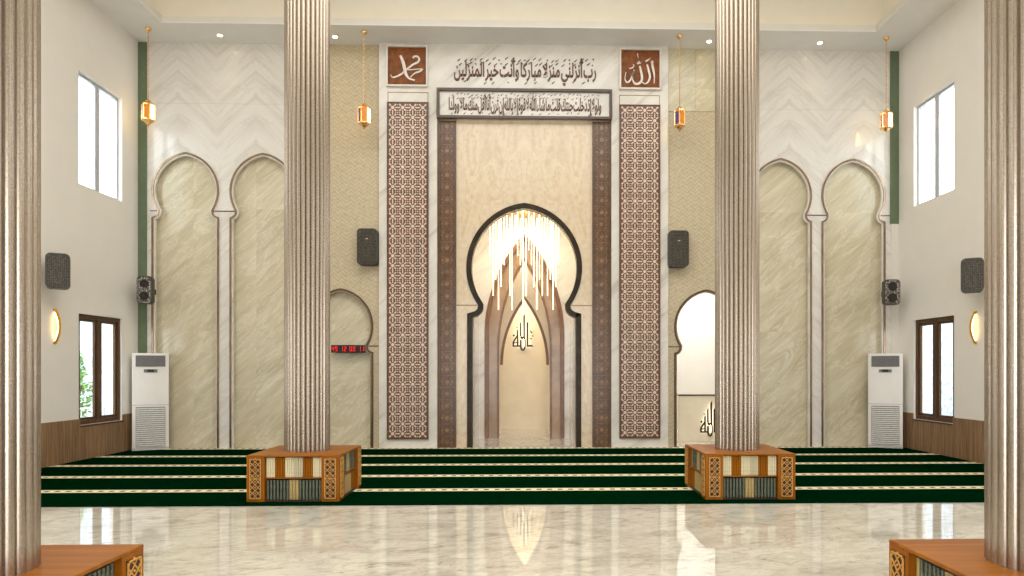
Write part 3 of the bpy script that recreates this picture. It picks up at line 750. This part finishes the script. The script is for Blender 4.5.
# a row: list of (kind, count, words)
FRONT_UP = [('cream', 4, 'far left'), ('brown', 4, 'left'), ('cream', 4, 'middle'), ('pale', 4, 'right of middle'), ('brown', 4, 'right'), ('cream', 4, 'far right')]
FRONT_LO = [('green', 7, 'left'), ('tan', 3, 'middle'), ('green', 7, 'right')]
SIDE_UP = [('tan', 1, 'near end'), ('green', 6, 'near'), ('tan', 4, 'middle'), ('green', 6, 'far')]
SIDE_LO = [('brown', 5, 'near'), ('tan', 8, 'middle'), ('brown', 5, 'far')]
def bookrow(case, which, face, ang, cx, cy, row, z, level, loc_z):
    GW = lambda k: 4.0 if k == 'green' else 1.0
    g1 = (.622 - sum(PROTO[k][1] * n for k, n, _ in row)) / sum(n * GW(k) for k, n, _ in row); x = -.311
    for k, n, wd in row:
        for i in range(n):
            me, w = PROTO[k]; gap = g1 * GW(k); x += gap / 2; o = bpy.data.objects.new('book', me); COL.objects.link(o)
            lx, ly = x + w / 2, -BW / 2 + .035 + random.uniform(0, .004)
            c, s_ = cos(ang), sin(ang)
            o.location = (cx + lx * c - ly * s_, cy + lx * s_ + ly * c, loc_z + z + .001); o.rotation_euler = (0, 0, ang)
            wd2 = wd
            tag(o, '%s, %s group, %s %s shelf, %s bookcase' % (LOOK[k], wd2, level, face, which), 'book', 'books in the %s bookcase' % which)
            x += w + gap / 2
def bookcase(which, lab, cx, cy, faces, z0=CZ):
    root = thing('bookcase', lab, 'bookcase', (cx, cy, z0)); B = BW / 2; P_ = .2
    zt = BH - z0
    m = MB(); m.box((-B, -B, zt - .02), (B, B, zt)); m.build('top', M['wood'], root, .004)
    m = MB(); c = B - P_ - .001; m.box((-c, -B + .012, 0), (c, B - .012, .018)); m.box((-B + .012, -c, 0), (B - .012, c, .018)); m.build('plinth', M['dark'], root)
    P_ = .2
    for sx in (-1, 1):
        for sy in (-1, 1):
            m = MB(); m.box((sx * (B - .001), sy * (B - .001), 0), (sx * (B - P_), sy * (B - P_), zt - .0205)); po = m.build('corner_post', M['woodz'], root, .003)
            for face in range(2):
                if face == 0 and sy > 0: continue
                if face == 1 and sx != faces: continue
                fm = MB(); fm.box((-.068, -.002, .0), (.068, .0, .46)); 
                if face == 0: lo, rz = (sx * (B - P_ / 2), -B, .03), 0
                else: lo, rz = (sx * B, sy * (B - P_ / 2), .03), (pi / 2 if sx > 0 else -pi / 2)
                fm.build('inset', M['dark'], po, 0, lo, rz)
                g = fretwork(.128, .452); g.build('fretwork', M['fret'], po, 0, (lo[0], lo[1], lo[2] + .004), rz)
                for o in po.children: pass
    m = MB(); c = B - P_; m.box((-c + .0005, -c + .0005, .019), (c - .0005, c - .0005, zt - .0205)); m.build('core', M['dark'], root)
    for an in (0, pi / 2, pi, -pi / 2):
        m = MB(); cc, ss = cos(an), sin(an)
        def rot(x, y): return (x * cc - y * ss, x * ss + y * cc)
        (ax, ay), (bx, by) = rot(-c + .001, -B + .02), rot(c - .001, -c)
        m.box((ax, ay, .259), (bx, by, .271)); m.build('shelf', M['wood'], root)
    return root
def column(lab, cx, cy):
    prof = []; n = 28; Rb = .238; rr = .024
    for k in range(n):
        for j in range(6):
            t = j / 6; a = 2 * pi * (k + t) / n; prof.append(((Rb + rr * sin(pi * t) ** .5) * cos(a), (Rb + rr * sin(pi * t) ** .5) * sin(a)))
    m = MB(); m.prism(prof, 0, 9.2 - BH - .001, 0, True, 'xy')
    o = m.build('fluted_column', M['column'], None, 0, (cx, cy, BH + .0005))
    tag(o, lab, 'column', 'fluted columns of the hall'); return o
YC_F, YC_N = 8.36, 3.345
for which, cx, cy, fs in (('far left', -2.625, YC_F, 1), ('far right', 2.575, YC_F, -1), ('near left', -2.625, YC_N, 1), ('near right', 2.575, YC_N, -1)):
    far = 'far' in which
    pos = 'standing on the carpet' if far else 'at the bottom corner of the photo'
    bookcase(which, 'square teak bookcase around the %s column, %s' % (which, pos), cx, cy, fs, CZ if far else .0005)
    lz = CZ if far else .0005
    if far:
        bookrow('', which, 'front', 0, cx, cy, FRONT_UP, .271, 'upper', lz); bookrow('', which, 'front', 0, cx, cy, FRONT_LO, .018, 'lower', lz)
    an = pi / 2 if fs > 0 else -pi / 2
    bookrow('', which, 'aisle side', an, cx, cy, SIDE_UP if fs > 0 else SIDE_UP[::-1] if False else SIDE_UP, .271, 'upper', lz)
    if far: bookrow('', which, 'aisle side', an, cx, cy, SIDE_LO, .018, 'lower', lz)
    column({'far left': 'reeded champagne column rising from the far left bookcase', 'far right': 'reeded champagne column rising from the far right bookcase',
            'near left': 'reeded champagne column at the left edge of the photo', 'near right': 'reeded champagne column at the right edge of the photo'}[which], cx, cy)

# ------------------------------------------------------------------ speakers
def speaker(lab, loc, rz, w, h, d, two, mount, glint_tab=True):
    root = thing('wall_speaker', lab, 'speaker', loc, rz)
    m = MB(); sh = rounded(w, h, .07); m.prism([(x, z) for x, z in sh], -d / 2, d / 2, 0, True); m.build('cabinet', M['spk'], root, .012)
    m = MB(); m.prism(rounded(w - .035, h - .035, .06), -d / 2 - .012, -d / 2 + .001, 0, True); m.build('grille', M['grille2'] if two else M['grille'], root, .004)
    if two:
        for zz in (h * .22, -h * .22):
            m = MB(); r_ = w * .27
            m.lathe([(r_ * 1.05, 0), (r_ * 1.05, .012), (r_ * .9, .014), (r_ * .35, .004), (r_ * .3, .01), (.005, .014)], (0, 0, 0), 24)
            o = m.build('driver', M['cone'], root); o.rotation_euler = (pi / 2, 0, 0); o.location = (0, -d / 2 - .012, zz)
    elif glint_tab:
        m = MB()
        m.box((-.02, -d / 2 - .016, h * .2), (.02, -d / 2 - .012, h * .2 + .012)); m.build('glint_tab', M['silver'], root)  # pale tab stands in for a small highlight on the grille
    m = MB(); m.box((-.04, d / 2, -.05), (.04, d / 2 + mount, .05)); m.build('bracket', M['black'], root)
    return root
sy = YW - .001
def spk_back(lab, px0, px1, py0, py1):
    Ys = YW - .24; x0, x1 = X(px0, Ys), X(px1, Ys); z0, z1 = Z((px0 + px1) / 2, py1, Ys), Z((px0 + px1) / 2, py0, Ys)
    speaker(lab, ((x0 + x1) / 2, Ys + .11, (z0 + z1) / 2), 0, x1 - x0, z1 - z0, .22, False, .019)
spk_back('dark perforated speaker on the herringbone wall left of the lattice panels', 356.8, 376.8, 228.3, 264.5)
spk_back('dark perforated speaker on the herringbone wall right of the lattice panels', 669, 689, 230.3, 266.5)
speaker('dark speaker on the left side wall above the sconce', (XL + .27, 10.66, Z(60, 271, 10.6)), R(32), .31, .53, .22, False, .12, False)
speaker('dark speaker on the right side wall above the sconce', (XR - .27, 10.68, Z(971.5, 275, 10.6)), -R(32), .31, .53, .22, False, .12, False)
def corner(lab, a, b, t_, bt, rz):
    Ys = 12.8; x0, x1 = X(a, Ys), X(b, Ys); z0, z1 = Z((a + b) / 2, bt, Ys), Z((a + b) / 2, t_, Ys)
    speaker(lab, ((x0 + x1) / 2, Ys + .11, (z0 + z1) / 2), rz, x1 - x0 - .05, z1 - z0, .11, True, .3)
corner('mottled speaker with two round drivers above the left air conditioner', 133.6, 151.3, 275.5, 303.5, R(6))
corner('mottled speaker with two round drivers above the right air conditioner', 885, 903.2, 279, 304.5, -R(6))

# ------------------------------------------------------------------ air conditioners
def aircon(lab, x0, Yf, rz, h):
    root = thing('floor_air_conditioner', lab, 'air conditioner', (x0, Yf, CZ), rz); w = .598; d = .18
    m = MB(); m.box((-w / 2, 0, .0), (w / 2, d, .04)); m.build('base', M['aclight'], root)
    m = MB(); m.box((-w / 2, -.0, .04), (w / 2, d, h)); m.build('cabinet', M['ac'], root, .012)
    iw = w / 2 - .06
    m = MB(); m.box((-iw, -.012, h - .25), (iw, -.001, h - .045)); g = m.build('upper_louvre', M['acdark'], root)
    m = MB()
    for k in range(9): z = h - .243 + k * .0225; m.box((-iw + .005, -.02, z), (iw - .005, -.012, z + .007))
    m.build('slats', M['acdark'], g)
    m = MB(); m.box((-.11, -.014, h - .36), (.11, -.001, h - .3)); p = m.build('control_panel', M['acdark'], root)
    m = MB(); m.box((-.055, -.018, h - .352), (.055, -.014, h - .308)); m.build('display', M['black'], p)
    m = MB(); m.box((-iw, -.008, .07), (iw, -.001, .8)); g = m.build('lower_louvre', M['acdark'], root)
    m = MB()
    for k in range(19):
        z = .078 + k * .0378; m.add([(-iw + .004, -.024, z), (iw - .004, -.024, z), (iw - .004, -.008, z + .026), (-iw + .004, -.008, z + .026), (-iw + .004, -.02, z - .003), (iw - .004, -.02, z - .003), (iw - .004, -.008, z + .02), (-iw + .004, -.008, z + .02)],
            [(0, 1, 2, 3), (4, 7, 6, 5), (0, 4, 5, 1), (3, 2, 6, 7), (0, 3, 7, 4), (1, 5, 6, 2)])
    m.build('slats', M['aclight'], g)
    m = MB(); m.box((-w / 2 + .004, -.003, .835), (w / 2 - .004, 0, .84)); m.build('panel_seam', M['acdark'], root)
aircon('tall white floor air conditioner in the left corner', -7.227 + .264, 12.85 + .14, R(28), 1.80)
aircon('tall white floor air conditioner in the right corner', 7.116 - .264, 12.85 + .14, -R(28), 1.80)

# ------------------------------------------------------------------ lanterns
def lantern(lab, x, y, ztop, zbot):
    root = thing('hanging_lantern', lab, 'lantern', (x, y, zbot)); H = ztop - zbot; s = H / .52
    m = MB(); m.lathe([(.055, ZS - zbot), (.055, ZS - zbot - .015), (.03, ZS - zbot - .05), (.008, ZS - zbot - .075)], (0, 0, 0), 12); m.build('ceiling_mount', M['gold'], root)
    m = MB(); z = H
    k = 0
    while z < ZS - zbot - .07:
        c = [(.0, z)]; a = pi / 2 * (k % 2)
        pts = [(.011 * cos(t) * cos(a), .011 * cos(t) * sin(a), z + .022 + .026 * sin(t)) for t in [2 * pi * i / 8 for i in range(9)]]
        m.tube(pts, .0035, 5); z += .042; k += 1
    m.build('chain', M['gold'], root)
    m = MB(); m.lathe([(r * s, z * s) for r, z in [(.085, .40), (.12, .405), (.10, .43), (.055, .46), (.045, .475), (.05, .485), (.02, .505), (.006, .52)]], (0, 0, 0), 6, 0, False)
    m.build('dome', M['gold'], root)
    m = MB(); m.lathe([(r * s, z * s) for r, z in [(.004, 0), (.02, .012), (.012, .03), (.05, .055), (.075, .085), (.12, .105), (.125, .12), (.09, .125)]], (0, 0, 0), 6, 0, False)
    m.build('base', M['gold'], root)
    m = MB(); r1 = .118 * s
    for i in range(6):
        a = 2 * pi * i / 6; m.tube([(r1 * cos(a), r1 * sin(a), .12 * s), (r1 * cos(a), r1 * sin(a), .405 * s)], .008 * s, 6)
    m.build('cage', M['gold'], root)
    for i in range(6):
        a0, a1 = 2 * pi * i / 6 + .1, 2 * pi * (i + 1) / 6 - .1; r0 = .112 * s
        v = [(r0 * cos(a0), r0 * sin(a0)), (r0 * cos(a1), r0 * sin(a1)), (r0 * .95 * cos(a1), r0 * .95 * sin(a1)), (r0 * .95 * cos(a0), r0 * .95 * sin(a0))]
        m = MB(); m.prism(v, .13 * s, .395 * s, 0, False, 'xy')
        m.build('glass_panel', M['lampglow'] if i % 3 == 2 else (M['bluegl'] if i % 3 == 0 else M['redgl']), root)
    return root
def Xc(px, y): return X(px, y)
for lab, px, yt, yb, Yl, rz in (('gold lantern with coloured glass hanging in the far left corner', 148.3, 99, 126.5, 12.76, 10), ('gold lantern hanging just left of the white niche surround', 364.2, 102.5, 129.5, 12.78, 10),
                     ('gold lantern hanging just right of the white niche surround', 679.6, 106, 131.5, 12.78, 15), ('gold lantern with coloured glass hanging in the far right corner', 886.3, 108.5, 133.5, 12.76, -40)):
    l = lantern(lab, X(px, Yl), Yl, Z(px, yt, Yl), Z(px, yb, Yl)); l.rotation_euler = (0, 0, R(rz))

# ------------------------------------------------------------------ sconces
def sconce(lab, xin, sgn, y, zc, h):
    root = thing('wall_sconce', lab, 'wall lamp', (xin, y, zc))
    A = []; B = []; n = 14; bulge = .075
    for k in range(n + 1):
        t = -1 + 2 * k / n; z = h / 2 * t; x = bulge * (1 - t * t)
        A.append((-sgn * (x + .015), z)); B.append((-sgn * (x + .001 + .012 * (1 - abs(t))), z))
    m = MB(); m.band(A, B, -.028, .028, 0, True)
    m.build('crescent', M['sconce'], root)
    C_ = [(-sgn * max(.003, (bulge * (1 - (2 * k / n - 1) ** 2)) - .012), h * .47 * (2 * k / n - 1)) for k in range(n + 1)]
    D_ = [(-sgn * max(.001, (bulge * (1 - (2 * k / n - 1) ** 2)) - .02), h * .47 * (2 * k / n - 1)) for k in range(n + 1)]
    m = MB(); m.band(C_[1:-1], D_[1:-1], -.006, .006, 0, True); m.build('light_strip', M['glowgold'], root)
    m = MB(); m.box((-sgn * .02, -.028, -h * .5), (0, .028, -h * .44)); m.box((-sgn * .02, -.028, h * .44), (0, .028, h * .5)); m.build('wall_plate', M['sconce'], root)
sconce('glowing gold crescent sconce on the left side wall', XL, -1, 10.98, Z(57, 326.5, 10.98), .55)
sconce('glowing gold crescent sconce on the right side wall', XR, 1, 11.0, Z(972, 327.5, 11.0), .52)

# ------------------------------------------------------------------ downlights
for lab, px, py in (('recessed ceiling downlight nearest the left corner', 220, 36), ('recessed ceiling downlight just right of the far left column', 335, 37.5),
                    ('recessed ceiling downlight just left of the far right column', 709, 42), ('recessed ceiling downlight nearest the right corner', 820, 44)):
    y = 12.98; x = X(px, y)
    root = thing('downlight', lab, 'ceiling light', (x, y, ZS))
    m = MB(); m.lathe([(.06, -.001), (.062, -.012), (.045, -.012), (.04, -.002)], (0, 0, 0), 20); m.build('rim', M['white'], root)
    m = MB(); m.lathe([(.039, -.014), (.039, -.016)], (0, 0, 0), 16); m.build('lens', M['down'], root)
    L = bpy.data.lights.new('downlight_beam', 'SPOT'); L.energy = 8; L.color = (1, .86, .66); L.spot_size = R(80); L.spot_blend = .8; L.shadow_soft_size = .05
    lo = bpy.data.objects.new('downlight_beam', L); COL.objects.link(lo); lo.location = (0, 0, -.03); lo.parent = root

# ------------------------------------------------------------------ chandelier in the niche
root = thing('tube_chandelier', 'chandelier of many glowing slim glass tubes hanging inside the niche arch', 'chandelier', (CTR, 14.15, 0))
m = MB(); m.lathe([(.72, 4.80), (.74, 4.82), (.74, 4.86), (.3, 4.88), (.3, ZN)], (0, 0, 0), 40); m.build('canopy', M['gold'], root)
rods = [(190, 317), (205, 508), (217, 430), (230, 575), (243, 465), (257, 360), (270, 317), (284, 508), (296, 575), (310, 240), (322, 317), (335, 360), (349, 575), (362, 508), (375, 290),
        (388, 360), (400, 465), (413, 575), (427, 430), (440, 508), (452, 330), (465, 508), (479, 430), (492, 575), (505, 465), (518, 355), (237, 300), (318, 260), (345, 330), (420, 280), (484, 300)]
for i, (u, v) in enumerate(rods):
    px, py = 450 + u / 4.8, 190 + v / 4.8
    x = (px - 523.8) / F * 14.15; rad = .68; hy = math.sqrt(max(0.0, rad * rad - x * x)) * (1 if i % 2 else -1) * (.95 if i % 3 else .5)
    x = (px - 523.8) / F * (14.15 + hy); zb = HC + (HY - py) / F * (14.15 + hy)
    m = MB(); m.lathe([(.006, zb), (.008, zb + .006), (.008, 4.74), (.006, 4.745)], (x, hy, 0), 8); m.build('tube', M['tube'], root)
    if i < 0: pass
m = MB()
for i, (u, v) in enumerate(rods):
    px = 450 + u / 4.8; x = (px - 523.8) / F * 14.15; hy = math.sqrt(max(0.0, .4624 - x * x)) * (1 if i % 2 else -1) * (.95 if i % 3 else .5); x = (px - 523.8) / F * (14.15 + hy)
    m.lathe([(.004, 4.745), (.004, 4.80)], (x, hy, 0), 5)
m.build('suspension_wires', M['gold'], root)

# ------------------------------------------------------------------ outside
m = MB(); m.box((-16, -8, -.25), (XL - .23, 24, -.12)); m.box((XR + .23, -8, -.25), (16, 24, -.12)); struct(m.build('floor_outside', M['paving']))
m = MB(); m.box((XR + 2.6, 8, -.12), (XR + 2.8, 24, 4.2)); struct(m.build('wall_outside_right', M['stone']))
m = MB(); m.box((XL - 4.0, 8, -.12), (XL - 3.8, 24, 4.2)); struct(m.build('wall_outside_left', M['stone']))
root = thing('garden_shrub', 'leafy green shrub seen through the lower left window', 'shrub', (-10.0, 15.2, -.12))
m = MB()
for k in range(5):
    a = k * 1.3; m.tube([(0, 0, 0), (.15 * cos(a), .15 * sin(a), .6), (.4 * cos(a), .4 * sin(a), 1.3)], .025, 6)
m.build('stem', M['bark'], root)
m = MB()
for k in range(1500):
    a = random.uniform(0, 2 * pi); zz = random.uniform(.35, 2.15); rr = .62 * math.sqrt(random.random()) * (1 - abs(zz - 1.1) / 1.7)
    p = Vector((rr * cos(a), rr * sin(a), zz)); d = Vector((random.gauss(0, 1), random.gauss(0, 1), random.gauss(0, .6))).normalized(); q = d.orthogonal().normalized(); s = random.uniform(.04, .075)
    m.add([p - d * s, p + q * s * .45, p + d * s, p - q * s * .45], [(0, 1, 2, 3)])
m.build('foliage', M['leaf'], root)
root = thing('metal_railing', 'pale metal railing outside the lower left window', 'railing', (-9.0, 14.2, -.12))
m = MB()
m.box((-.02, -1.4, .82), (.02, 1.4, .86)); m.build('top_rail', M['rail'], root)
m = MB(); m.box((-.02, -1.4, .1), (.02, 1.4, .14)); m.build('bottom_rail', M['rail'], root)
for k in range(15): m = MB(); y = -1.38 + k * .197; m.box((-.01, y - .01, 0), (.01, y + .01, .82)); m.build('baluster', M['rail'], root)

# ------------------------------------------------------------------ light
W = bpy.data.worlds.new('sky'); SC.world = W; W.use_nodes = True
bg = W.node_tree.nodes['Background']; bg.inputs[0].default_value = (.96, .98, 1, 1); bg.inputs[1].default_value = 5.0
def area(name, loc, rot, sx, sy_, e, col):
    L = bpy.data.lights.new(name, 'AREA'); L.shape = 'RECTANGLE'; L.size = sx; L.size_y = sy_; L.energy = e; L.color = col
    o = bpy.data.objects.new(name, L); COL.objects.link(o); o.location = loc; o.rotation_euler = rot; return o
area('coffer_fill_light', (0, 4.2, 9.1), (0, 0, 0), 9, 10, 780, (1, .995, .98))  # large unseen fill lamp added under the coffer to light the hall
area('side_room_fill_light', (3.9, 14.9, 3.95), (0, 0, 0), 1.6, 1.4, 80, (.94, .97, 1))  # unseen fill lamp added to brighten the side room
area('niche_rear_fill_light', (CTR, 16.95, 4.2), (0, 0, 0), .8, .6, 22, (1, .95, .86)); area('niche_passage_fill_light', (CTR, 15.85, 4.25), (0, 0, 0), .6, .5, 6, (1, .9, .74))  # unseen fill lamps added to brighten the niche's rear cell and passage
area('niche_front_light', (CTR, 14.2, 4.7), (0, 0, 0), .8, .8, 26, (1, .95, .86))

def portal(loc, rot, sx, sy_):
    o = area('sky_portal', loc, rot, sx, sy_, 1, (1, 1, 1)); o.data.cycles.is_portal = True
portal((0, YBK - .25, 2.1), (pi / 2, 0, 0), 7, 4.2)
for a, b in wins_hi[:3]:
    for z, h in ((5.51, 1.9), (1.51, 1.9)):
        portal((XL - .24, (a + b) / 2, z), (pi / 2, 0, -pi / 2), 1.24, h); portal((XR + .24, (a + b) / 2, z), (pi / 2, 0, pi / 2), 1.24, h)

# ------------------------------------------------------------------ camera and view
cam = bpy.data.cameras.new('camera'); cam.sensor_width = 36; cam.lens = F / 1024 * 36
cam.shift_x = -(CX - 512) / 1024; cam.shift_y = (HY - 288) / 1024; cam.clip_end = 100
co = bpy.data.objects.new('camera', cam); COL.objects.link(co); co.location = (0, 0, HC); co.rotation_euler = (pi / 2, 0, -PSI); SC.camera = co
SC.view_settings.view_transform = 'Standard'; SC.view_settings.look = 'None'; SC.view_settings.gamma = 1; SC.view_settings.use_curve_mapping = False
SC.view_settings.exposure = 0.33
SC.cycles.use_denoising = True; SC.cycles.max_bounces = 10; SC.cycles.diffuse_bounces = 5; SC.cycles.glossy_bounces = 4; SC.cycles.sample_clamp_indirect = 8
SC.cycles.caustics_reflective = False
